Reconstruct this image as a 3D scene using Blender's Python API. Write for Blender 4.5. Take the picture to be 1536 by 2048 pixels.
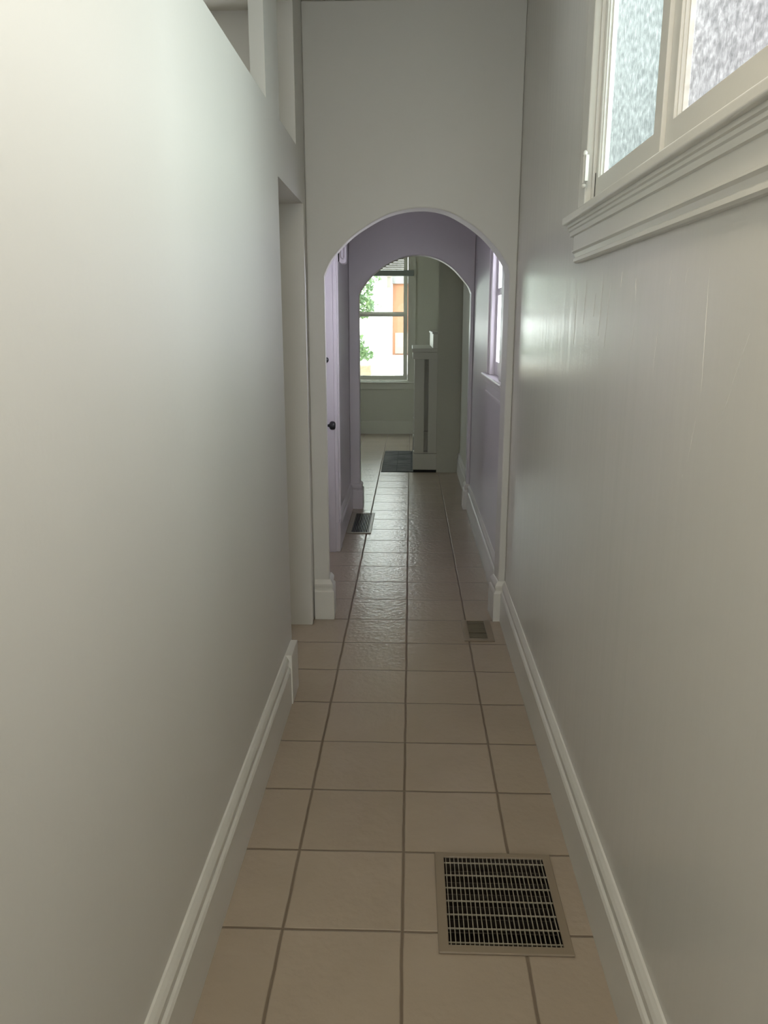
import bpy, bmesh, math, random
from mathutils import Vector, Matrix
random.seed(7)
C = bpy.context.scene
for o in list(bpy.data.objects): bpy.data.objects.remove(o)
col = C.collection

# ------------------------------------------------------------------ camera
cam = bpy.data.cameras.new('camera'); camo = bpy.data.objects.new('camera', cam); col.objects.link(camo)
camo.location = (0, 0, 1.5)
camo.rotation_euler = (math.pi/2 - 0.238, 0, 0.034)
cam.sensor_width = 36; cam.sensor_fit = 'AUTO'; cam.lens = 1549.2/2048*36
cam.clip_start = 0.02
C.camera = camo
# ------------------------------------------------------------------ render look
C.view_settings.view_transform = 'Standard'; C.view_settings.look = 'None'
C.view_settings.gamma = 1; C.view_settings.exposure = 0.31
C.cycles.use_denoising = True
C.cycles.max_bounces = 14; C.cycles.diffuse_bounces = 8; C.cycles.glossy_bounces = 4; C.cycles.transmission_bounces = 8
C.cycles.sample_clamp_indirect = 6; C.cycles.adaptive_threshold = 0.02
# ------------------------------------------------------------------ sky, sun, daylight through windows, added side room fill
w = bpy.data.worlds.new('sky'); C.world = w; w.use_nodes = True
bg = w.node_tree.nodes['Background']; bg.inputs[0].default_value = (0.86, 0.95, 1.0, 1); bg.inputs[1].default_value = 6.6
sun = bpy.data.lights.new('sun', 'SUN'); sun.energy = 3.0; sun.angle = math.radians(3); sun.color = (1, .95, .86)
suno = bpy.data.objects.new('sun', sun); col.objects.link(suno)
suno.rotation_euler = (math.radians(42), 0, math.radians(-28))
def daylight(name, loc, rot, sx, sy, e, c):
    l = bpy.data.lights.new(name, 'AREA'); l.shape = 'RECTANGLE'; l.size = sx; l.size_y = sy; l.energy = e; l.color = c
    o = bpy.data.objects.new(name, l); col.objects.link(o); o.location = loc; o.rotation_euler = rot; return o
HP = math.pi/2
daylight('daylight_hall_window', (1.15, 1.95, 2.42), (0, HP, 0), 1.1, 1.3, 212, (.93, .98, 1))        # faces -x
daylight('daylight_passage_window', (1.15, 4.52, 1.75), (0, HP, 0), 1.3, 1.0, 470, (.97, .95, 1))
daylight('daylight_kitchen_window', (0, -3.5, 1.6), (HP, 0, 0), 0.9, 1.6, 13, (1, .90, .76))           # faces +y
daylight('side_room_fill', (-1.6, 4.3, 2.35), (-HP, 0, 0), 1.2, .6, 22, (1, .97, .92))      # faces -y; unseen light added to lift the side room
daylight('hall_ceiling_lamp', (0.0, .55, 2.84), (0, 0, 0), .35, .35, 12, (1, .88, .68))               # faces down, behind the viewer

# ------------------------------------------------------------------ materials
def newmat(name):
    m = bpy.data.materials.new(name); m.use_nodes = True
    nt = m.node_tree; b = nt.nodes['Principled BSDF']; return m, nt, b
def N(nt, t, **kw):
    n = nt.nodes.new(t)
    for k, v in kw.items(): setattr(n, k, v)
    return n
def coords(nt, scale=(1,1,1)):
    tc = N(nt, 'ShaderNodeTexCoord'); mp = N(nt, 'ShaderNodeMapping'); mp.inputs['Scale'].default_value = scale
    nt.links.new(tc.outputs['Object'], mp.inputs['Vector']); return mp.outputs['Vector']
def paint(name, c, rough=.35, bump=.12, streak=None, spec=.5, scale=60, var=.03):
    m, nt, b = newmat(name); L = nt.links.new
    b.inputs['Roughness'].default_value = rough; b.inputs['Specular IOR Level'].default_value = spec
    n1 = N(nt, 'ShaderNodeTexNoise'); n1.inputs['Scale'].default_value = 1.0; n1.inputs['Detail'].default_value = 4
    s = streak or (1,1,1)
    L(coords(nt, tuple(scale*q for q in s)), n1.inputs['Vector'])
    bp = N(nt, 'ShaderNodeBump'); bp.inputs['Strength'].default_value = bump; bp.inputs['Distance'].default_value = .004
    L(n1.outputs['Fac'], bp.inputs['Height']); L(bp.outputs['Normal'], b.inputs['Normal'])
    n2 = N(nt, 'ShaderNodeTexNoise'); n2.inputs['Scale'].default_value = 2.2; n2.inputs['Detail'].default_value = 3
    L(coords(nt), n2.inputs['Vector'])
    mx = N(nt, 'ShaderNodeMix', data_type='RGBA'); L(n2.outputs['Fac'], mx.inputs[0])
    mx.inputs[6].default_value = (c[0]*(1-var), c[1]*(1-var), c[2]*(1-var), 1); mx.inputs[7].default_value = (c[0]*(1+var), c[1]*(1+var), c[2]*(1+var), 1)
    L(mx.outputs[2], b.inputs['Base Color']); return m
M = {}
M['wall'] = paint('cream_wall_paint', (.60, .592, .56), .42, .10)
M['wall_gloss'] = paint('cream_semigloss_brushed_paint', (.60, .592, .56), .22, .24, streak=(1, 1, .09), scale=16)
M['trim'] = paint('cream_trim_gloss_paint', (.64, .63, .59), .3, .06)
M['lilac'] = paint('pale_lilac_wall', (.57, .545, .567), .33, .12, streak=(1, 1, .1), scale=40)  # faint lilac tone for the passage walls
M['lilac_trim'] = paint('pale_lilac_trim', (.62, .59, .615), .3, .05)
M['end'] = paint('olive_grey_wall_paint', (.47, .47, .40), .6, .12, spec=.25)
M['end_trim'] = paint('olive_cream_trim_paint', (.50, .50, .43), .42, .06)
M['ceil'] = paint('ceiling_paint', (.55, .53, .47), .6, .05)
M['grille'] = paint('tan_enamel_metal', (.24, .19, .135), .4, .05)
M['grille_bar'] = paint('worn_tan_metal', (.30, .27, .21), .4, .05)
M['brown'] = paint('brown_enamel_metal', (.19, .16, .115), .4, .05)
M['dark_louvre'] = paint('dark_grey_metal', (.07, .065, .07), .4, .05)
M['duct'] = paint('dusty_duct_metal', (.045, .034, .025), .7, .3)
M['black'] = paint('black_iron', (.012, .012, .013), .35, .05)
M['joint_and_shade'] = paint('dark_joint_and_shade', (.01, .01, .01), .9, .05)  # near-black for slate joints and for strips of painted shade
M['wood'] = paint('orange_stained_wood', (.24, .112, .060), .9, .3, streak=(1, 1, .1), scale=30, var=.05)
M['weathered'] = paint('weathered_pale_wood', (.24, .19, .15), .7, .3, streak=(1, 1, .1), scale=30, var=.15)
M['stucco'] = paint('white_stucco', (.85, .85, .82), .9, .3)
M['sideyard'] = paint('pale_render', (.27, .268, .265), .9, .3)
M['stone'] = paint('sandstone', (.30, .24, .16), .9, .6, scale=14, var=.3)
M['concrete'] = paint('grey_concrete', (.20, .20, .19), .9, .4)
M['path'] = paint('pale_paving', (.70, .66, .58), .9, .3)
M['slat'] = paint('ivory_slat', (.19, .18, .145), .5, .05)
M['rail'] = paint('grey_green_wood', (.20, .22, .20), .4, .1)
M['bark'] = paint('bark', (.10, .07, .04), .9, .5)
M['white_plastic'] = paint('lilac_white_plastic', (.70, .66, .69), .35, .03)

def leafmat():
    m, nt, b = newmat('leaf_green'); L = nt.links.new
    n = N(nt, 'ShaderNodeTexNoise'); n.inputs['Scale'].default_value = 9; L(coords(nt), n.inputs['Vector'])
    r = N(nt, 'ShaderNodeValToRGB'); r.color_ramp.elements[0].color = (.12, .20, .10, 1); r.color_ramp.elements[1].color = (.19, .27, .12, 1)
    r.color_ramp.elements[0].position = .35; r.color_ramp.elements[1].position = .65
    L(n.outputs['Fac'], r.inputs[0]); L(r.outputs[0], b.inputs['Base Color']); b.inputs['Roughness'].default_value = .45
    t = N(nt, 'ShaderNodeBsdfTranslucent'); L(r.outputs[0], t.inputs['Color'])
    a = N(nt, 'ShaderNodeMixShader'); a.inputs[0].default_value = .4
    L(b.outputs[0], a.inputs[1]); L(t.outputs[0], a.inputs[2]); L(a.outputs[0], nt.nodes['Material Output'].inputs[0]); return m
M['leaf'] = leafmat()

def tilemat():
    T, X0, Y0 = .305, -.315, 1.662
    m, nt, b = newmat('beige_floor_tile'); L = nt.links.new
    tc = N(nt, 'ShaderNodeTexCoord'); sp = N(nt, 'ShaderNodeSeparateXYZ'); L(tc.outputs['Object'], sp.inputs[0])
    wob = N(nt, 'ShaderNodeTexNoise'); wob.inputs['Scale'].default_value = 6; L(tc.outputs['Object'], wob.inputs['Vector'])
    def math_(op, a, v):
        n = N(nt, 'ShaderNodeMath', operation=op)
        for i, q in enumerate((a, v)):
            if isinstance(q, (int, float)): n.inputs[i].default_value = q
            else: L(q, n.inputs[i])
        return n.outputs[0]
    wv = math_('MULTIPLY', math_('SUBTRACT', wob.outputs['Fac'], .5), .006)
    def dist(ch, off):
        a = math_('ADD', math_('SUBTRACT', ch, off - 30*T), wv)
        f = math_('MULTIPLY', math_('FRACT', math_('DIVIDE', a, T), 0), T)          # 0..T
        return math_('MINIMUM', f, math_('SUBTRACT', T, f)), math_('FLOOR', math_('DIVIDE', a, T), 0)
    dx, ix = dist(sp.outputs[0], X0); dy, iy = dist(sp.outputs[1], Y0)
    d = math_('MINIMUM', dx, dy)
    g = N(nt, 'ShaderNodeMapRange'); g.inputs[1].default_value = .0028; g.inputs[2].default_value = .0044; L(d, g.inputs[0])   # 0 grout, 1 tile
    h = N(nt, 'ShaderNodeMapRange', interpolation_type='SMOOTHSTEP'); h.inputs[1].default_value = .002; h.inputs[2].default_value = .006; L(d, h.inputs[0])
    cx = N(nt, 'ShaderNodeCombineXYZ'); L(ix, cx.inputs[0]); L(iy, cx.inputs[1])
    wn = N(nt, 'ShaderNodeTexWhiteNoise', noise_dimensions='3D'); L(cx.outputs[0], wn.inputs[0])
    n1 = N(nt, 'ShaderNodeTexNoise'); n1.inputs['Scale'].default_value = 5; n1.inputs['Detail'].default_value = 5; L(tc.outputs['Object'], n1.inputs['Vector'])
    v = math_('ADD', math_('MULTIPLY', wn.outputs[0], .25), math_('MULTIPLY', n1.outputs['Fac'], .75))
    r = N(nt, 'ShaderNodeValToRGB'); r.color_ramp.elements[0].position = .25; r.color_ramp.elements[1].position = .75
    r.color_ramp.elements[0].color = (.335, .272, .208, 1); r.color_ramp.elements[1].color = (.372, .306, .238, 1); L(v, r.inputs[0])
    mx = N(nt, 'ShaderNodeMix', data_type='RGBA'); L(g.outputs[0], mx.inputs[0]); mx.inputs[6].default_value = (.165, .125, .087, 1); L(r.outputs[0], mx.inputs[7])
    L(mx.outputs[2], b.inputs['Base Color'])
    ro = N(nt, 'ShaderNodeMapRange'); ro.inputs[3].default_value = .75; ro.inputs[4].default_value = .24; L(g.outputs[0], ro.inputs[0]); L(ro.outputs[0], b.inputs['Roughness'])
    n2 = N(nt, 'ShaderNodeTexNoise'); n2.inputs['Scale'].default_value = 38; n2.inputs['Detail'].default_value = 3; L(tc.outputs['Object'], n2.inputs['Vector'])
    n3 = N(nt, 'ShaderNodeTexNoise'); n3.inputs['Scale'].default_value = 9; n3.inputs['Detail'].default_value = 2; L(tc.outputs['Object'], n3.inputs['Vector'])
    hh = math_('ADD', math_('MULTIPLY', h.outputs[0], 1.0), math_('ADD', math_('MULTIPLY', n2.outputs['Fac'], 1.0), math_('MULTIPLY', n3.outputs['Fac'], .5)))
    bp = N(nt, 'ShaderNodeBump'); bp.inputs['Strength'].default_value = .7; bp.inputs['Distance'].default_value = .003
    L(hh, bp.inputs['Height']); L(bp.outputs['Normal'], b.inputs['Normal']); return m
M['tile'] = tilemat()

def slatemat():
    m, nt, b = newmat('dark_slate'); L = nt.links.new
    n = N(nt, 'ShaderNodeTexNoise'); n.inputs['Scale'].default_value = 1; n.inputs['Detail'].default_value = 6; L(coords(nt, (5, 22, 5)), n.inputs['Vector'])
    r = N(nt, 'ShaderNodeValToRGB'); r.color_ramp.elements[0].color = (.018, .018, .017, 1); r.color_ramp.elements[1].color = (.11, .11, .10, 1)
    r.color_ramp.elements[0].position = .35; r.color_ramp.elements[1].position = .65
    L(n.outputs['Fac'], r.inputs[0]); L(r.outputs[0], b.inputs['Base Color']); b.inputs['Roughness'].default_value = .7; b.inputs['Specular IOR Level'].default_value = .15
    bp = N(nt, 'ShaderNodeBump'); bp.inputs['Strength'].default_value = .8; bp.inputs['Distance'].default_value = .01
    L(n.outputs['Fac'], bp.inputs['Height']); L(bp.outputs['Normal'], b.inputs['Normal']); return m
M['slate'] = slatemat()

def frosted(name, tint, scale, tr=.021, thru=.455):
    m, nt, b = newmat(name); L = nt.links.new
    vo = N(nt, 'ShaderNodeTexNoise'); vo.inputs['Scale'].default_value = 1; vo.inputs['Detail'].default_value = 4; vo.inputs['Roughness'].default_value = .6
    L(coords(nt, scale), vo.inputs['Vector'])
    r = N(nt, 'ShaderNodeValToRGB'); e = r.color_ramp.elements
    e[0].position = .3; e[1].position = .72
    e[0].color = (tint[0]*.62*tr, tint[1]*.64*tr, tint[2]*.65*tr, 1); e[1].color = (1.1*tr, 1.1*tr, 1.1*tr, 1)
    k = e.new(.52); k.color = (tint[0]*.8*tr, tint[1]*.8*tr, tint[2]*.8*tr, 1)
    L(vo.outputs['Fac'], r.inputs[0])
    t = N(nt, 'ShaderNodeBsdfTranslucent'); L(r.outputs[0], t.inputs['Color'])
    gl = N(nt, 'ShaderNodeBsdfGlossy'); gl.inputs['Roughness'].default_value = .15
    bp = N(nt, 'ShaderNodeBump'); bp.inputs['Strength'].default_value = .6; bp.inputs['Distance'].default_value = .004
    L(vo.outputs['Fac'], bp.inputs['Height']); L(bp.outputs['Normal'], gl.inputs['Normal']); L(bp.outputs['Normal'], t.inputs['Normal'])
    a = N(nt, 'ShaderNodeMixShader'); a.inputs[0].default_value = .05
    r2 = N(nt, 'ShaderNodeValToRGB'); q = r2.color_ramp.elements; q[0].position = .32; q[1].position = .7
    q[0].color = (tint[0]*thru*.72, tint[1]*thru*.72, tint[2]*thru*.72, 1); q[1].color = (tint[0]*thru*1.4, tint[1]*thru*1.4, tint[2]*thru*1.4, 1)
    L(vo.outputs['Fac'], r2.inputs[0])
    th = N(nt, 'ShaderNodeBsdfTransparent'); L(r2.outputs[0], th.inputs[0])
    ad = N(nt, 'ShaderNodeAddShader'); L(t.outputs[0], ad.inputs[0]); L(th.outputs[0], ad.inputs[1])
    L(ad.outputs[0], a.inputs[1]); L(gl.outputs[0], a.inputs[2]); L(a.outputs[0], nt.nodes['Material Output'].inputs[0]); return m
M['glass_daylight_green'] = frosted('hammered_glass_daylight_green', (.95, 1, .975), (95, 95, 60))  # green cast of the light outside, put into the pane tint
M['glass_daylight_pink'] = frosted('hammered_glass_daylight_pink', (1, .985, .975), (85, 85, 80))  # pink cast of the light outside, put into the pane tint
M['glass_daylight_blue'] = frosted('hammered_glass_daylight_blue', (.95, .96, 1), (90, 90, 55), tr=.15, thru=.3)  # cool cast of the sky, put into the pane tint
def clear():
    m, nt, b = newmat('clear_window_glass'); L = nt.links.new
    t = N(nt, 'ShaderNodeBsdfTransparent'); t.inputs[0].default_value = (.95, .97, .96, 1)
    gl = N(nt, 'ShaderNodeBsdfGlossy'); gl.inputs['Roughness'].default_value = .02
    a = N(nt, 'ShaderNodeMixShader'); a.inputs[0].default_value = .003
    L(t.outputs[0], a.inputs[1]); L(gl.outputs[0], a.inputs[2]); L(a.outputs[0], nt.nodes['Material Output'].inputs[0]); return m
M['clear'] = clear()

# ------------------------------------------------------------------ mesh helpers
def link(name, bm, mat, parent=None, smooth=False):
    me = bpy.data.meshes.new(name); bmesh.ops.recalc_face_normals(bm, faces=bm.faces); bm.to_mesh(me); bm.free()
    me.materials.append(mat)
    if smooth:
        for p in me.polygons: p.use_smooth = True
    o = bpy.data.objects.new(name, me); col.objects.link(o)
    if parent: o.parent = parent; o.matrix_parent_inverse = Matrix.Translation(parent.location).inverted()
    return o
def bevel(o, w, seg=2):
    md = o.modifiers.new('bevel', 'BEVEL'); md.width = w; md.segments = seg; md.limit_method = 'ANGLE'; md.angle_limit = math.radians(40); return o
def tag(o, label, cat, group=None, kind=None):
    o['label'] = label; o['category'] = cat
    if group: o['group'] = group
    if kind: o['kind'] = kind
    return o
def empty(name, loc, label, cat, kind=None, group=None):
    o = bpy.data.objects.new(name, None); o.empty_display_size = .05; col.objects.link(o); o.location = loc
    return tag(o, label, cat, group, kind)
def box(bm, x0, x1, y0, y1, z0, z1):
    v = [bm.verts.new(p) for p in ((x0,y0,z0),(x1,y0,z0),(x1,y1,z0),(x0,y1,z0),(x0,y0,z1),(x1,y0,z1),(x1,y1,z1),(x0,y1,z1))]
    for f in ((0,3,2,1),(4,5,6,7),(0,1,5,4),(1,2,6,5),(2,3,7,6),(3,0,4,7)): bm.faces.new([v[i] for i in f])
    return bm
def boxes(*bs):
    bm = bmesh.new()
    for b in bs: box(bm, *b)
    return bm
def slab(axis, a0, a1, u, v, holes=()):
    """flat slab normal to `axis` between a0 and a1, spanning u and v, with rectangular through holes, no inner faces"""
    us = sorted(set([u[0], u[1]] + [min(max(q, u[0]), u[1]) for h in holes for q in h[:2]]))
    vs = sorted(set([v[0], v[1]] + [min(max(q, v[0]), v[1]) for h in holes for q in h[2:]]))
    def solid(i, j):
        if i < 0 or j < 0 or i >= len(us)-1 or j >= len(vs)-1: return False
        cu, cv = (us[i]+us[i+1])/2, (vs[j]+vs[j+1])/2
        return not any(h[0] < cu < h[1] and h[2] < cv < h[3] for h in holes)
    bm = bmesh.new(); cache = {}
    def P(a, i, j):
        k = (a, i, j)
        if k not in cache:
            q = {'x': (a, us[i], vs[j]), 'y': (us[i], a, vs[j]), 'z': (us[i], vs[j], a)}[axis]; cache[k] = bm.verts.new(q)
        return cache[k]
    for i in range(len(us)-1):
        for j in range(len(vs)-1):
            if not solid(i, j): continue
            for a in (a0, a1): bm.faces.new([P(a,i,j), P(a,i+1,j), P(a,i+1,j+1), P(a,i,j+1)])
            if not solid(i-1, j): bm.faces.new([P(a0,i,j), P(a1,i,j), P(a1,i,j+1), P(a0,i,j+1)])
            if not solid(i+1, j): bm.faces.new([P(a0,i+1,j), P(a1,i+1,j), P(a1,i+1,j+1), P(a0,i+1,j+1)])
            if not solid(i, j-1): bm.faces.new([P(a0,i,j), P(a1,i,j), P(a1,i+1,j), P(a0,i+1,j)])
            if not solid(i, j+1): bm.faces.new([P(a0,i,j+1), P(a1,i,j+1), P(a1,i+1,j+1), P(a0,i+1,j+1)])
    return bm
def sweep(profile, path, closed_path=False):
    """profile = [(out, z)] closed outline; path = [(x, y, nx, ny)] where n is the outward mitre vector"""
    bm = bmesh.new(); rings = []
    for (x, y, nx, ny) in path: rings.append([bm.verts.new((x+nx*o, y+ny*o, z)) for o, z in profile])
    n = len(profile)
    for r0, r1 in zip(rings, rings[1:]):
        for i in range(n): bm.faces.new([r0[i], r0[(i+1) % n], r1[(i+1) % n], r1[i]])
    bm.faces.new(rings[0]); bm.faces.new(list(reversed(rings[-1]))); return bm
def lathe(bm, prof, base, axis, seg=20):
    """prof = [(r, h)] along axis direction from base"""
    ax = Vector(axis).normalized(); a = ax.orthogonal().normalized(); b = ax.cross(a); rings = []
    for r, h in prof:
        rings.append([bm.verts.new(Vector(base) + ax*h + (a*math.cos(2*math.pi*k/seg) + b*math.sin(2*math.pi*k/seg))*max(r, 1e-4)) for k in range(seg)])
    for r0, r1 in zip(rings, rings[1:]):
        for k in range(seg): bm.faces.new([r0[k], r0[(k+1) % seg], r1[(k+1) % seg], r1[k]])
    bm.faces.new(list(reversed(rings[0]))); bm.faces.new(rings[-1]); return bm
def S(name, bm, mat, label, cat, smooth=False):
    return tag(link(name, bm, mat, None, smooth), label, cat, kind='structure')

XL, XR, H = -.495, .495, 2.879
Y1, Y1b, Y2, Y2b, YE = 3.815, 3.935, 6.31, 6.43, 10.86

# ------------------------------------------------------------------ floor with vent openings
V1 = (.100, .395, 1.612, 1.948); V2 = (.298, .389, 3.550, 3.788); V3 = (-.432, -.305, 5.515, 6.105)
S('floor', slab('z', -.02, 0, (-2.7, .65), (-3.0, YE+.14), (V1, V2, V3)), M['tile'], 'beige square ceramic tile floor running the length of the hallway', 'floor')
S('ceiling', slab('z', H, H+.1, (-2.8, .75), (-3.1, YE+.24)), M['ceil'], 'dim cream ceiling along the top edge of the photo', 'ceiling')

# ------------------------------------------------------------------ hall walls
W1 = (.40, 2.30, 1.80, 2.62)
S('wall_left', slab('x', XL-.14, XL, (-3.0, Y1b), (0, H), ((3.05, 3.715, -1, 2.03), (1.45, 3.55, 2.24, 2.785))), M['wall'],
  'tall cream hall wall on the left with a doorway and high openings', 'wall')
S('trim_1', boxes((XL-.05, XL, 2.85, 3.13, 2.24, 2.785)), M['wall'], 'flat cream post between the two high openings on the left', 'post')
wr = S('wall_right', slab('x', XR, XR+.035, (-3.0, Y1b), (0, H), (W1,)), M['wall_gloss'], 'glossy cream hall wall on the right below the frosted windows', 'wall')
S('wall_rear', slab('y', -3.14, -3.0, (-2.7, .64), (0, H), ((-.42, .42, .8, 2.3),)), M['wall'], 'cream wall closing the hall behind the viewer', 'wall')

def arch_wall(name, y0, y1, pts, mat, label, x0=XL, x1=XR, top=H, skew=0):
    """one wall with an arched opening; pts = outline of the opening, left foot to right foot"""
    bm = bmesh.new(); out = [(x0, 0)] + [] ; outl = []
    fr, bk = [], []
    # outer outline point matched to each opening point so the ring can be filled by quads
    cx = (pts[0][0]+pts[-1][0])/2
    def outer(p, i):
        x, z = p
        if i == 0: return (x0, 0)
        if i == len(pts)-1: return (x1, 0)
        if i == 1: return (x0, z)
        if i == len(pts)-2: return (x1, z)
        t = (i-1)/(len(pts)-3)
        if t < .25: return (x0, pts[1][1] + (top-pts[1][1])*t/.25)
        if t > .75: return (x1, pts[1][1] + (top-pts[1][1])*(1-t)/.25)
        return (x0 + (x1-x0)*(t-.25)/.5, top)
    n = len(pts)
    o = [outer(p, i) for i, p in enumerate(pts)]
    # make sure the corners of the wall exist
    k0 = min(range(n), key=lambda i: abs(o[i][0]-x0)+abs(o[i][1]-top)); o[k0] = (x0, top)
    k1 = min(range(n), key=lambda i: abs(o[i][0]-x1)+abs(o[i][1]-top)); o[k1] = (x1, top)
    A = [[bm.verts.new((x+(skew if y == y1 else 0), y, z)) for x, z in pts] for y in (y0, y1)]; B = [[bm.verts.new((x, y, z)) for x, z in o] for y in (y0, y1)]
    for i in range(n-1):
        bm.faces.new([A[0][i], A[0][i+1], B[0][i+1], B[0][i]]); bm.faces.new([A[1][i], B[1][i], B[1][i+1], A[1][i+1]])
        bm.faces.new([A[0][i], A[1][i], A[1][i+1], A[0][i+1]]); bm.faces.new([B[0][i], B[0][i+1], B[1][i+1], B[1][i]])
    for i in (0, n-1): bm.faces.new([A[0][i], B[0][i], B[1][i], A[1][i]])
    return S(name, bm, mat, label, 'wall')
A1 = [(-.412,0),(-.412,1.722),(-.394,1.764),(-.367,1.807),(-.315,1.864),(-.263,1.908),(-.218,1.938),(-.154,1.974),(-.097,1.998),(-.034,2.014),(.026,2.021),(.08,2.021),(.13,2.014),(.181,1.999),(.232,1.974),(.283,1.943),(.335,1.904),(.387,1.853),(.427,1.803),(.451,1.762),(.460,1.725),(.460,0)]
A2 = [(-.413,0),(-.413,1.726),(-.386,1.776),(-.321,1.856),(-.251,1.914),(-.195,1.950),(-.139,1.978),(-.06,2.006),(.0,2.017),(.051,2.020),(.115,2.015),(.19,1.995),(.265,1.960),(.329,1.913),(.394,1.846),(.444,1.785),(.467,1.734),(.467,0)]
def smooth_arc(p, sub=4):
    q = [p[0]]
    a = p[1:-1]
    for i in range(len(a)-1):
        p0, p1, p2, p3 = a[max(i-1,0)], a[i], a[i+1], a[min(i+2, len(a)-1)]
        for k in range(sub):
            t = k/sub
            q.append(tuple(.5*((2*p1[j]) + (-p0[j]+p2[j])*t + (2*p0[j]-5*p1[j]+4*p2[j]-p3[j])*t*t + (-p0[j]+3*p1[j]-3*p2[j]+p3[j])*t**3) for j in (0,1)))
    return q + [a[-1], p[-1]]
A1s, A2s = smooth_arc(A1), smooth_arc(A2)
bevel(arch_wall('wall_near_arch', Y1, Y1b, A1s, M['wall'], 'cream cross wall with the nearer rounded archway', skew=-.010), .006)
bevel(arch_wall('wall_far_arch', Y2, Y2b, A2s, M['lilac'], 'lilac grey cross wall with the farther smaller archway'), .006)

# ------------------------------------------------------------------ passage between the arches
D1 = (4.20, 5.04, -1, 2.05); W2 = (4.24, 4.73, 1.19, 2.2)
S('wall_passage_left', slab('x', XL-.14, XL, (Y1b, Y2b), (0, H), (D1,)), M['lilac'], 'pale lilac passage wall holding the closed door', 'wall')
S('wall_passage_right', slab('x', XR, XR+.14, (Y1b, Y2b), (0, H), (W2,)), M['lilac'], 'pale lilac passage wall under the narrow window', 'wall')
# ------------------------------------------------------------------ end room
S('wall_end_right', slab('x', .51, .65, (Y2b, YE+.14), (0, H)), M['end'], 'grey green right wall of the far room', 'wall')
S('wall_end_left', slab('x', -2.64, -2.5, (Y2b, YE+.14), (0, H), ((8.1, 8.9, 1.0, 2.1),)), M['end'], 'grey green left wall of the far room out of sight', 'wall')  # unseen opening added to let sky light into the far room
S('wall_end_front', boxes((-2.5, XL, Y2, Y2b, 0, H), (XR, .65, Y2, Y2b, 0, H)), M['end'], 'grey green wall beside the far arch', 'wall')
W3 = (-1.06, -.045, .74, 2.55)
S('wall_back', slab('y', YE, YE+.14, (-2.64, .65), (0, H), (W3,)), M['end'], 'shadowed back wall around the bright window', 'wall')
# ------------------------------------------------------------------ side room seen through the high openings
S('wall_side_room', slab('x', -2.74, -2.6, (-.5, Y1b), (0, H)), M['wall'], 'pale wall of the side room beyond the doorway', 'wall')
S('wall_side_room_front', slab('y', Y1b-.02, Y1b+.12, (-2.6, XL-.14), (0, H), ((-2.2, -1.0, 2.0, 2.7),)), M['wall'], 'pale end wall of the side room', 'wall')  # high opening added for the side room fill light
S('wall_side_room_rear', slab('y', -.64, -.5, (-2.6, XL-.14), (0, H)), M['wall'], 'pale rear wall of the side room', 'wall')
# chimney breast of the end room
BX, BY = .272, 7.94
bm = bmesh.new(); lo = [bm.verts.new(p) for p in ((BX, BY, 0), (.51, BY, 0), (.51, 9.45, 0), (.335, 9.45, 0))]; hi = [bm.verts.new((*v.co[:2], H)) for v in lo]
for i in range(4): bm.faces.new([lo[i], lo[(i+1) % 4], hi[(i+1) % 4], hi[i]])
bm.faces.new(lo); bm.faces.new(hi)
S('wall_chimney_breast', bm, M['end'], 'plain chimney breast jutting from the right wall of the far room', 'wall')

# ------------------------------------------------------------------ baseboards
PROF = [(0,0),(.024,0),(.024,.150),(.020,.158),(.014,.163),(.014,.170),(.017,.180),(.017,.190),(.012,.200),(.005,.210),(0,.212)]
def base(name, pts, mat, label, prof=PROF, k=1.0):
    return S(name, sweep([(o, z*k) for o, z in prof], pts), mat, label, 'baseboard')
base('baseboard_left', [(XL, -3.0, 1, 0), (XL, 2.86, 1, 0)], M['trim'], 'moulded cream baseboard along the left hall wall')
bevel(S('trim_2', boxes((XL, XL+.029, 2.86, 3.02, 0, .212)), M['trim'], 'square plinth block ending the left baseboard at the doorway', 'plinth'), .002)
# right hall baseboard turns onto the arch wall and through the right jamb
base('baseboard_right', [(XR, -3.0, -1, 0), (XR, Y1, -1, -1), (.460, Y1, -1, -1), (.450, Y1b, -1, 1), (XR, Y1b, -1, 1), (XR, Y2, -1, -1), (.467, Y2, -1, -1), (.467, Y2b, -1, 1), (.51, Y2b, -1, 1), (.51, BY, -1, 0)],
     M['trim'], 'moulded cream baseboard along the right wall and around both right arch jambs')
base('baseboard_arch_left', [(XL+.006, Y1, 0, -1), (-.412, Y1, 1, -1), (-.419, Y1b, 1, 1), (XL, Y1b, 0, 1)], M['trim'], 'short cream baseboard wrapping the left foot of the near arch')
base('baseboard_passage_left', [(XL, 5.155, 1, 0), (XL, Y2, 1, -1), (-.413, Y2, 1, -1), (-.413, Y2b, 1, 1), (XL, Y2b, 0, 1)], M['lilac_trim'], 'lilac baseboard from the door casing to the left foot of the far arch')
base('baseboard_back', [(-2.5, YE, 0, -1), (.51, YE, 0, -1)], M['end_trim'], 'tall plain baseboard under the bright back window', prof=[(0,0),(.022,0),(.022,.165),(.016,.178),(0,.182)])
# caulked shoe edges are part of the boards: thin bead at the plinth feet
bevel(S('trim_3', boxes((XL-.136, XL+.004, 3.716, 3.726, 0, 2.03)), M['wall'], 'flat cream jamb board on the far side of the left doorway', 'jamb'), .004)

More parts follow.
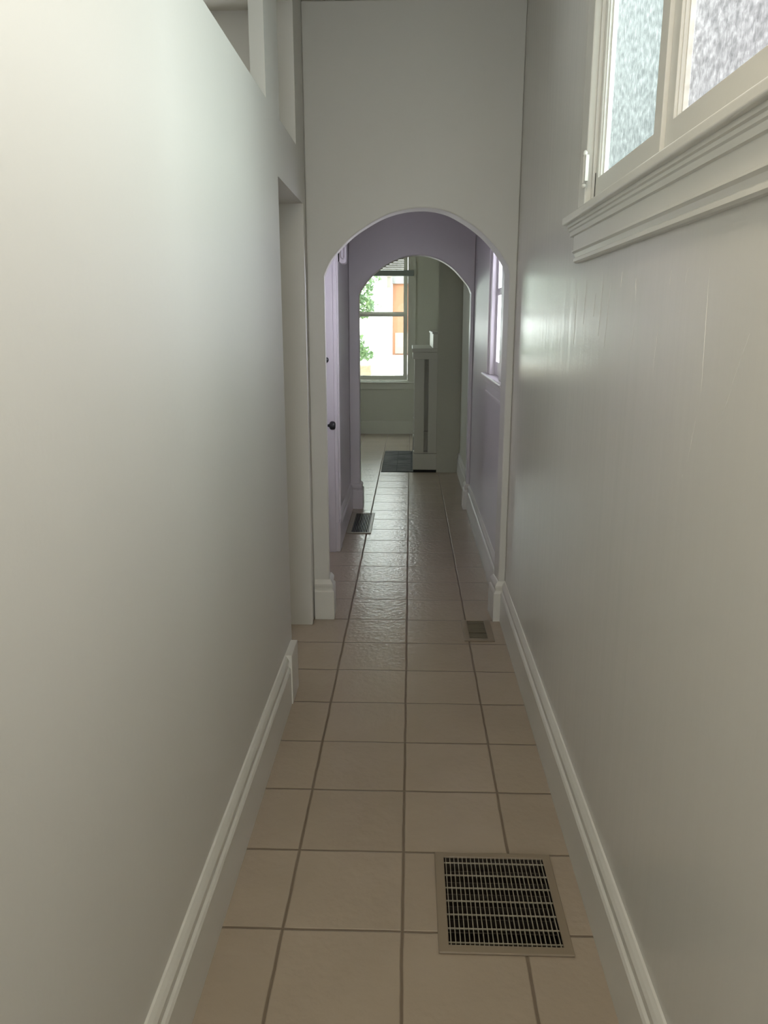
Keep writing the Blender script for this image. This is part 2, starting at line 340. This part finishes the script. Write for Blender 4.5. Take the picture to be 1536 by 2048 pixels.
# ------------------------------------------------------------------ paint runs on the right wall
def run(bm, pts, r):
    rings = []
    for i, p in enumerate(pts):
        t = i/(len(pts)-1); rr = r*(.35+.65*math.sin(math.pi*(.08+.84*t)))*(.8+.4*random.random())
        rings.append([bm.verts.new((p[0]-rr*.8*math.sin(a), p[1]+rr*math.cos(a), p[2])) for a in [math.pi*k/6 for k in range(7)]])
    for a, b in zip(rings, rings[1:]):
        for k in range(6): bm.faces.new([a[k], a[k+1], b[k+1], b[k]])
bm = bmesh.new()
for (ya, za, yb, zb, r) in ((1.365,1.590,1.350,1.385,.0016),(1.180,1.487,1.226,1.407,.0016),(1.225,1.402,1.262,1.340,.0014),(1.362,1.345,1.385,1.255,.0013),
    (1.615,1.500,1.625,1.400,.0016),(1.56,1.60,1.565,1.57,.0018),(1.80,1.60,1.79,1.55,.002),(2.10,1.63,2.12,1.47,.0018),(2.02,1.60,2.05,1.44,.0015),(2.30,1.62,2.31,1.50,.002),
    (1.92,1.62,1.925,1.585,.002),(2.42,1.60,2.43,1.44,.0016),(2.18,1.58,2.19,1.52,.0018),(1.78,1.52,1.80,1.44,.0012),(1.47,1.60,1.48,1.57,.0012),(1.40,1.235,1.404,1.228,.0016)):
    run(bm, [(XR+.0004, ya+(yb-ya)*t/12+random.uniform(-.0012,.0012), za+(zb-za)*t/12) for t in range(13)], r)
link('paint_run', bm, M['wall_gloss'], wr, True)

# ------------------------------------------------------------------ hall window (frosted casements high on the right wall)
w1 = empty('window_1', (XR, 1.35, 1.80), 'high frosted casement window on the right hall wall', 'window', 'structure')
bevel(link('casing', boxes((.475, XR+.001, 2.30, 2.385, 1.805, 2.72), (.475, XR+.001, .31, .40, 1.805, 2.72), (.475, XR+.001, .31, 2.385, 2.62, 2.72)), M['trim'], w1), .004)
link('frame', boxes((.492, .5285, 2.288, 2.30, 1.80, 2.62), (.492, .5285, 1.690, 1.738, 1.80, 2.62), (.492, .5285, 1.062, 1.092, 1.80, 2.62), (.492, .5285, .40, .412, 1.80, 2.62), (.492, .5285, .412, 2.288, 2.61, 2.62)), M['trim'], w1)
def casement(y0, y1, glass, name='sash', st=.040):
    zb, zt, x0, x1 = 1.806, 2.608, .500, .527
    s = bevel(link(name, slab('x', x0, x1, (y0, y1), (zb, zt), ((y0+st, y1-st, 1.884, zt-.055),)), M['trim'], w1), .002)
    g = boxes((.523, .526, y0+st-.004, y1-st+.004, 1.880, zt-.051)); link('glass', g, glass, s)
    bm = bmesh.new()                                                # stepped glazing bead around the pane
    for k, (a, xx) in enumerate(((.0045, .506), (.009, .5135))):
        for (p, q, r, t) in ((y0+st, y0+st+a, 1.884, zt-.055), (y1-st-a, y1-st, 1.884, zt-.055), (y0+st, y1-st, 1.884, 1.884+a*.5), (y0+st, y1-st, zt-.055-a, zt-.055)):
            box(bm, xx, .523, p, q, r, t)
    link('glazing_bead', bm, M['trim'], s); return s
casement(1.742, 2.286, M['glass_daylight_green'], st=.026)
casement(1.094, 1.688, M['glass_daylight_pink'], st=.046)
casement(.414, 1.060, M['glass_daylight_pink'], st=.046)
def prism(bm, prof, y0, y1):
    """prof = [(x, z)] closed outline extruded along y"""
    a = [bm.verts.new((x, y0, z)) for x, z in prof]; b = [bm.verts.new((x, y1, z)) for x, z in prof]; n = len(prof)
    for i in range(n): bm.faces.new([a[i], a[(i+1) % n], b[(i+1) % n], b[i]])
    bm.faces.new(a); bm.faces.new(list(reversed(b))); return bm
bevel(link('stool', prism(bmesh.new(), [(.5285,1.782),(.447,1.782),(.444,1.785),(.444,1.801),(.448,1.805),(.5285,1.808)], .27, 2.445), M['trim'], w1), .002)
link('bed_moulding', prism(bmesh.new(), [(XR+.001,1.782),(.458,1.782),(.458,1.774),(.463,1.772),(.463,1.765),(.467,1.762),(.467,1.750),(.475,1.748),(XR+.001,1.748)], .29, 2.435), M['trim'], w1)
link('apron', prism(bmesh.new(), [(XR+.001,1.752),(.474,1.752),(.474,1.711),(.470,1.709),(.470,1.705),(.476,1.700),(.481,1.690),(.476,1.686),(.476,1.678),(.482,1.674),(XR+.001,1.674)], .31, 2.41), M['trim'], w1)
bm = bmesh.new(); lathe(bm, [(.0045,0),(.0055,.003),(.0055,.066),(.0045,.07),(.0065,.072),(.0065,.079),(.003,.083)], (.470, 2.292, 1.875), (0,0,1), 12)
lathe(bm, [(.003,0),(.006,.004),(.006,.010),(.0045,.012)], (.470, 2.292, 1.862), (0,0,1), 12); box(bm, .468, .4765, 2.272, 2.312, 1.878, 1.944)
link('hinge', bm, M['trim'], w1)
link('joint_and_shade', boxes((.4985, .4995, 2.284, 2.2875, 1.83, 1.90)), M['joint_and_shade'], w1)  # black strip painting the shade between sash and frame

# ------------------------------------------------------------------ passage window
w2 = empty('window_2', (XR, 4.4, 1.19), 'narrow window on the right passage wall with a lilac sill', 'window', 'structure')
bevel(link('casing', boxes((.472, XR+.001, 4.73, 4.77, 1.205, 2.30), (.478, XR+.001, 4.77, 4.86, 1.205, 2.30), (.468, XR+.001, 4.86, 4.90, 1.205, 2.30), (.472, XR+.001, 4.12, 4.24, 1.205, 2.30), (.472, XR+.001, 4.12, 4.90, 2.2, 2.30)), M['lilac_trim'], w2), .004)
sa = bevel(link('sash', slab('x', .502, .545, (4.242, 4.728), (1.208, 2.198), ((4.286, 4.684, 1.285, 1.66), (4.286, 4.684, 1.70, 2.14))), M['lilac_trim'], w2), .003)
link('glass', boxes((.518, .522, 4.282, 4.688, 1.281, 1.664), (.518, .522, 4.282, 4.688, 1.696, 2.144)), M['glass_daylight_blue'], sa)
bevel(link('stool', prism(bmesh.new(), [(.55,1.183),(.452,1.183),(.446,1.188),(.446,1.199),(.452,1.205),(.55,1.207)], 3.95, 5.01), M['lilac_trim'], w2), .002)
link('apron', prism(bmesh.new(), [(XR+.001,1.183),(.460,1.183),(.460,1.174),(.468,1.168),(.468,1.150),(.474,1.145),(.474,1.100),(.468,1.096),(.468,1.086),(.478,1.078),(XR+.001,1.078)], 3.95, 4.95), M['lilac_trim'], w2)

# ------------------------------------------------------------------ passage door on the left
d1 = empty('door_1', (-.565, 4.62, 0), 'closed lilac door recessed in the left passage wall with a black knob', 'door', 'structure')
bevel(link('panel', slab('x', -.60, -.56, (4.218, 5.022), (.008, 2.034)), M['lilac_trim'], d1), .003)
bm = bmesh.new(); lathe(bm, [(.024,0),(.024,.004),(.012,.008),(.0085,.012),(.0085,.034),(.012,.040),(.024,.046),(.028,.054),(.028,.064),(.025,.074),(.016,.079)], (-.56, 4.955, .866), (1,0,0), 24)
link('knob', bm, M['black'], d1, True)
bm = bmesh.new(); lathe(bm, [(.020,0),(.020,.018),(.017,.034),(.008,.042)], (-.56, 4.955, 1.28), (1,0,0), 20)
link('latch', bm, M['black'], d1, True)
S('trim_4', boxes((-.635, XL, 5.0225, 5.04, 0, 2.05), (-.635, XL, 4.20, 4.2175, 0, 2.05), (-.635, XL, 4.2175, 5.0225, 2.0345, 2.05)), M['lilac_trim'], 'lilac door jamb framing the recessed passage door', 'jamb')
tr = S('trim_5', boxes((XL, -.474, 5.028, 5.052, .20, 2.03), (XL, -.479, 5.052, 5.118, .20, 2.03), (XL, -.468, 5.118, 5.15, .20, 2.03), (XL, -.465, 5.026, 5.154, 0, .20), (XL, -.472, 4.09, 4.212, 0, 2.03), (XL, -.466, 4.07, 5.17, 2.03, 2.15)), M['lilac_trim'], 'moulded lilac door casing on the left passage wall', 'casing')
bevel(tr, .003)

# ------------------------------------------------------------------ small white wall box above the door side
wb = empty('wall_box', (XL, 5.28, 1.88), 'small white rounded box fixed high on the wall beside the lilac door', 'wall box')
def rounded(bm, x0, x1, z0, z1, y0, y1, r, seg=6):
    pr = []
    for cx_, cz_, a0 in ((x1-r, z0+r, -90), (x1-r, z1-r, 0), (x0+r, z1-r, 90), (x0+r, z0+r, 180)):
        for k in range(seg+1):
            a = math.radians(a0+90*k/seg); pr.append((cx_+r*math.cos(a), cz_+r*math.sin(a)))
    a = [bm.verts.new((x, y0, z)) for x, z in pr]; b = [bm.verts.new((x, y1, z)) for x, z in pr]; n = len(pr)
    for i in range(n): bm.faces.new([a[i], a[(i+1) % n], b[(i+1) % n], b[i]])
    bm.faces.new(a); bm.faces.new(list(reversed(b)))
bm = bmesh.new(); rounded(bm, -.470, -.428, 1.885, 2.06, 5.27, 5.36, .014); link('case', bm, M['white_plastic'], wb)
bm = bmesh.new(); prev = None
loop = [(-.455, 2.05)] + [(-.4445-.0105*math.cos(math.radians(t)), 1.925-.0105*math.sin(math.radians(t))) for t in range(0, 181, 20)] + [(-.434, 2.05)]
for (x, z), (xx, zz) in zip(loop, loop[1:]):
    d = Vector((xx-x, 0, zz-z)); lathe(bm, [(.0048,0),(.0048,d.length)], (x, 5.268, z), d, 8)
link('raised_loop', bm, M['white_plastic'], wb)
link('shade_block', boxes((XL-.001, -.470, 5.30, 5.34, 1.90, 2.04)), M['black'], wb)  # black block standing for the slit of shade beside the box

# ------------------------------------------------------------------ floor vents
def ring(x0, x1, y0, y1, i0, i1, j0, j1, z0, z1): return slab('z', z0, z1, (x0, x1), (y0, y1), ((i0, i1, j0, j1),))
def well(r, depth):
    bm = bmesh.new(); x0, x1, y0, y1 = r[0]+.001, r[1]-.001, r[2]+.001, r[3]-.001
    v = [[bm.verts.new(p) for p in ((x0,y0,z),(x1,y0,z),(x1,y1,z),(x0,y1,z))] for z in (-.001, -depth)]
    for i in range(4): bm.faces.new([v[0][i], v[0][(i+1) % 4], v[1][(i+1) % 4], v[1][i]])
    bm.faces.new(v[1]); return bm
g1 = empty('floor_grate', (.245, 1.78, 0), 'large square tan metal floor grate nearest the viewer', 'floor vent')
bevel(link('frame', ring(.080, .412, 1.592, 1.962, .106, .389, 1.617, 1.943, .0005, .007), M['grille'], g1), .002)
bm = bmesh.new()
for k in range(24):
    x = .106 + (.389-.106)*(k+.5)/24; box(bm, x-.0010, x+.0010, 1.617, 1.943, -.004, .005)
link('grille', bm, M['grille_bar'], g1)
bm = bmesh.new()
for y in (1.627, 1.674, 1.722, 1.771, 1.820, 1.870, 1.921): box(bm, .106, .389, y-.0012, y+.0012, .001, .0045)
link('cross_rod', bm, M['grille_bar'], g1)
bm = bmesh.new()
for k in range(7):
    y = 1.64 + k*.046
    a = [bm.verts.new(p) for p in ((.104, y, -.022), (.391, y, -.022), (.391, y+.006, -.075), (.104, y+.006, -.075))]; b = [bm.verts.new(v.co+Vector((0,.002,.001))) for v in a]
    bm.faces.new(a); bm.faces.new(list(reversed(b)))
    for i in range(4): bm.faces.new([a[i], a[(i+1) % 4], b[(i+1) % 4], b[i]])
link('damper_blade', bm, M['duct'], g1)
link('duct', well(V1, .35), M['duct'], g1)
g2 = empty('floor_register', (.345, 3.66, 0), 'small brown slatted floor register at the right foot of the near arch', 'floor vent')
bevel(link('frame', ring(.272, .419, 3.522, 3.793, .300, .387, 3.552, 3.784, .0005, .006), M['grille'], g2), .002)
bm = bmesh.new()
for k in range(16):
    y = 3.552 + .232*(k+.5)/16
    if k == 5: continue
    box(bm, .300, .387, y-.0032, y+.0012, -.006, .003)
link('louvre', bm, M['brown'], g2); link('duct', well(V2, .25), M['duct'], g2)
g3 = empty('floor_register', (-.37, 5.81, 0), 'dark louvred floor register against the lilac baseboard in the passage', 'floor vent')
bevel(link('frame', ring(-.465, -.283, 5.497, 6.120, -.430, -.307, 5.517, 6.103, .0005, .007), M['grille_bar'], g3), .002)
bm = bmesh.new()
for k in range(10):
    x = -.430 + .123*(k+.5)/10; box(bm, x-.0028, x+.0016, 5.517, 6.103, -.010, .004)
link('louvre', bm, M['dark_louvre'], g3); link('duct', well(V3, .25), M['duct'], g3)

# ------------------------------------------------------------------ end-room window
w3 = empty('window_3', (-.55, YE, .74), 'bright double hung back window looking out to the street', 'window', 'structure')
link('casing', boxes((-.045, .060, YE-.022, YE+.001, .72, 2.60), (-.020, -.008, YE-.028, YE-.02, .72, 2.60), (-1.165, -1.06, YE-.022, YE+.001, .72, 2.60), (-1.165, .060, YE-.022, YE+.001, 2.55, 2.68)), M['end_trim'], w3)
s1 = link('lower_sash', slab('y', YE+.03, YE+.07, (-1.056, -.049), (.744, 1.635), ((-1.0, -.105, .805, 1.600),)), M['end_trim'], w3)
link('glass', boxes((-1.004, -.101, YE+.048, YE+.051, .801, 1.604)), M['clear'], s1)
s2 = link('upper_sash', slab('y', YE+.085, YE+.125, (-1.056, -.049), (1.622, 2.546), ((-1.0, -.105, 1.662, 2.49),)), M['end_trim'], w3)
link('glass', boxes((-1.004, -.101, YE+.103, YE+.106, 1.658, 2.494)), M['clear'], s2)
bevel(link('stool', boxes((-1.22, .075, YE-.05, YE+.03, .705, .724)), M['end_trim'], w3), .004)
bevel(link('apron', boxes((-1.165, .062, YE-.020, YE+.001, .62, .704)), M['end_trim'], w3), .004)
rl = tag(bevel(link('curtain_rail', boxes((-1.20, .030, YE-.055, YE-.023, 2.125, 2.200)), M['rail']), .004), 'dark flat curtain rail across the top of the bright back window', 'curtain rail')
bl = empty('window_blind', (-.55, YE+.16, 2.2), 'raised ivory slatted blind at the top of the back window', 'blind')
bm = bmesh.new()
for k in range(13):
    z = 2.225 + k*.026
    a = [bm.verts.new(p) for p in ((-1.03, YE+.155, z+.011), (-.07, YE+.155, z+.011), (-.07, YE+.175, z-.009), (-1.03, YE+.175, z-.009))]; b = [bm.verts.new(v.co+Vector((0,.001,.001))) for v in a]
    bm.faces.new(a); bm.faces.new(list(reversed(b)))
    for i in range(4): bm.faces.new([a[i], a[(i+1) % 4], b[(i+1) % 4], b[i]])
link('slat', bm, M['slat'], bl)
link('head_rail', boxes((-1.05, -.05, YE+.150, YE+.185, 2.565, 2.60)), M['slat'], bl)
link('lift_cord', boxes((-.90, -.897, YE+.164, YE+.167, 2.21, 2.57)), M['slat'], bl)
link('lift_cord', boxes((-.20, -.197, YE+.164, YE+.167, 2.21, 2.57)), M['slat'], bl)

# ------------------------------------------------------------------ fireplace surround and hearth, seen from its end
f = empty('fireplace_mantel', (.15, 8.6, 0), 'pale painted fireplace surround standing against the chimney breast', 'fireplace')
ME = 9.30
bevel(link('mantel_shelf', boxes((.012, BX, BY, ME, 1.225, 1.262)), M['end_trim'], f), .004)
bevel(link('frieze', boxes((.020, BX, BY+.006, ME-.006, 1.155, 1.225)), M['end_trim'], f), .003)
def leg(y0, y1):
    l = bevel(link('leg', boxes((.040, .140, y0, y1, .20, 1.155)), M['end_trim'], f), .003)
    bevel(link('back_board', boxes((.180, BX, y0, y1, .20, 1.155)), M['end_trim'], l), .003)
    link('recess_panel', boxes((.138, .182, y0+.085, y1-.01, .20, 1.155)), M['end'], l)
    link('collar', boxes((.034, .192, y0+.022, y1+.004, .405, .420)), M['end_trim'], l)
    link('collar', boxes((.030, .192, y0+.022, y1+.004, .190, .212)), M['end_trim'], l)
    bevel(link('plinth', boxes((.028, BX, y0-.008, y1+.006, .028, .196)), M['end_trim'], l), .003)
    link('plinth_shade', boxes((.034, BX, y0-.002, y1, .006, .028)), M['joint_and_shade'], l)  # black strip in place of the shade under the plinth
leg(BY+.008, BY+.13); leg(ME-.13, ME-.008)
link('firebox', boxes((.20, BX, BY+.138, ME-.138, .006, 1.155)), M['black'], f)
bevel(link('overmantel', boxes((.222, BX, BY, ME, 1.262, 1.405)), M['end_trim'], f), .002)
bevel(link('overmantel_cap', boxes((.212, BX+.008, BY-.006, ME, 1.405, 1.424)), M['end_trim'], f), .002)
h = empty('hearth', (-.14, 8.6, 0), 'dark slate tile hearth on the floor in front of the fireplace', 'hearth')
link('bed', boxes((-.302, .270, 7.945, 9.315, .0004, .003)), M['joint_and_shade'], h)
bm = bmesh.new(); xs = [-.300, -.140, .014, .150, .268]
for i in range(4):
    y = 7.949; k = 0; off = (.0, .10, .05, .0)[i]
    step = (.36, .30, .36, .4)[i]
    while y < 9.30:
        y2 = min(9.312, y + (step if k else step-off)); y2 = 9.312 if 9.312-y2 < .08 else y2
        box(bm, xs[i]+.003, xs[i+1]-.003, y+.004, y2-.004, .0035, .0055); y = y2; k += 1
link('slate_tile', bm, M['slate'], h)

# ------------------------------------------------------------------ outside: narrow side yard to the right
S('ground_side_yard', slab('z', -.25, -.2, (.7, 2.2), (-4, 10.8)), M['path'], 'pale paving of the narrow side yard', 'ground')
S('wall_sky_screen', slab('x', 2.2, 2.4, (-4, 10.8), (-.2, 5.5)), M['sideyard'], 'plain wall added beyond the frosted window to hide the sky', 'wall')  # added screen keeping the bright sky out of the frosted panes
# ------------------------------------------------------------------ outside the back window
S('ground', slab('z', -.25, -.2, (-9, 9), (YE+.3, 22)), M['path'], 'pale sunlit paving outside the back window', 'ground')
hs = empty('neighbor_house', (-.2, 17, -.2), 'sunlit white house across the street with an orange wooden door', 'house')
link('facade', slab('y', 17.0, 17.3, (-8, 6), (-.2, 7), ((-.41, .75, .84, 2.50),)), M['stucco'], hs)
dr = link('door', slab('y', 17.06, 17.12, (-.40, .74), (.85, 2.33)), M['wood'], hs)
link('kick_board', boxes((-.34, .68, 17.045, 17.06, .88, 1.32)), M['weathered'], dr)
link('lintel', boxes((-.41, .75, 17.02, 17.14, 2.33, 2.50)), M['concrete'], hs)
link('doorstep', boxes((-.46, .80, 16.72, 17.06, .76, .84)), M['path'], hs)
lt = empty('porch_lantern', (-.47, 17, 2.25), 'small square lantern on the white house beside the orange door', 'lantern')
link('frame', boxes((-.515, -.50, 16.86, 16.875, 2.25, 2.48), (-.44, -.425, 16.86, 16.875, 2.25, 2.48), (-.515, -.425, 16.86, 16.985, 2.235, 2.25), (-.53, -.41, 16.85, 16.999, 2.46, 2.49)), M['weathered'], lt)
link('shade', boxes((-.50, -.44, 16.875, 16.98, 2.25, 2.46)), M['slat'], lt)
# low rubble wall at the foot of the view: each block its own thing
gy = 14.0; x = -2.2; tops = []
random.seed(3); stones = []
for row, (z0, z1) in enumerate(((.26, .56), (.60, .80))):
    x = -2.2 + row*.08
    while x < (-.60 if row == 0 else -.78):
        L_ = random.uniform(.16, .28); bm = bmesh.new(); z1r = z1 + (random.uniform(-.04, .03) if row else .01)
        box(bm, x, x+L_, gy, gy+.28, z0, z1r); bmesh.ops.subdivide_edges(bm, edges=bm.edges[:], cuts=2, use_grid_fill=True)
        for v in bm.verts: v.co += Vector((random.uniform(-.010,.010), random.uniform(-.010,.010), random.uniform(-.010,.010)))
        o = link('stone_block', bm, M['stone']); bevel(o, .02); stones.append((row, x, o)); x += L_ + .035
for row, x, o in stones:
    tag(o, ('tan rubble stone in the top course of the low garden wall outside' if row else 'tan rubble stone in the lower course of the low garden wall outside'), 'stone', 'garden wall stones')
S('trim_6', boxes((-2.2, 1.2, gy-.03, gy+.34, -.2, .25)), M['path'], 'pale footing under the low rubble garden wall', 'footing')
tag(bevel(link('concrete_block', boxes((-.29, .40, gy, gy+.28, .255, .62)), M['concrete']), .01), 'smooth grey concrete block at the end of the rubble wall', 'block')
tree = empty('street_tree', (-2.1, 13.0, -.2), 'leafy green tree whose branches hang beside the back window', 'tree')
bm = bmesh.new()
def limb(p, q, r0, r1):
    d = Vector(q)-Vector(p); lathe(bm, [(r0, 0), (r1, d.length)], p, d, 8)
limb((-2.1,13.0,-.2), (-2.0,13.0,1.4), .09, .07); limb((-2.0,13.0,1.4), (-1.7,13.0,2.6), .07, .04)
limb((-2.0,13.0,1.3), (-1.35,13.0,1.16), .03, .012); limb((-1.35,13.0,1.16), (-.80,13.0,1.10), .012, .004)
limb((-1.9,13.0,1.8), (-1.2,13.0,1.95), .03, .014); limb((-1.2,13.0,1.95), (-.66,13.0,1.88), .014, .004)
limb((-1.75,13.0,2.45), (-1.1,13.0,2.35), .03, .012); limb((-1.1,13.0,2.35), (-.55,13.0,2.18), .012, .004)
link('trunk', bm, M['bark'], tree)
bm = bmesh.new()
def leaf(c, s):
    n = Vector((random.gauss(0,1), random.gauss(0,1), random.gauss(0,1))).normalized(); t = n.orthogonal().normalized(); t.rotate(Matrix.Rotation(random.uniform(0, 6.28), 3, n)); u = n.cross(t); c = Vector(c)
    p = [c - t*s, c - t*s*.2 + u*s*.42 + n*s*.12, c + t*s*.35 + u*s*.36 + n*s*.10, c + t*s*1.05, c + t*s*.35 - u*s*.36 + n*s*.10, c - t*s*.2 - u*s*.42 + n*s*.12]
    bm.faces.new([bm.verts.new(q) for q in p])
for (cx_, cz_, rx, rz, n) in ((-.80, 1.77, .20, .17, 150), (-1.05, 1.95, .25, .20, 150), (-.72, 2.05, .12, .10, 36), (-.80, 2.22, .26, .12, 60), (-1.15, 2.3, .3, .25, 120), (-.78, 1.02, .16, .11, 90), (-.86, 1.22, .09, .12, 50), (-1.1, 1.15, .22, .22, 120), (-.50, 2.25, .08, .06, 8), (-.52, 1.78, .05, .05, 4), (-1.7, 2.2, .5, .6, 260)):
    for _ in range(int(n*1.7)):
        a, r_ = random.uniform(0, 6.28), math.sqrt(random.random())
        leaf((cx_+rx*r_*math.cos(a), 13.0+random.uniform(-.2,.2), cz_+rz*r_*math.sin(a)), random.uniform(.034, .058))
link('foliage', bm, M['leaf'], tree)['kind'] = 'stuff'
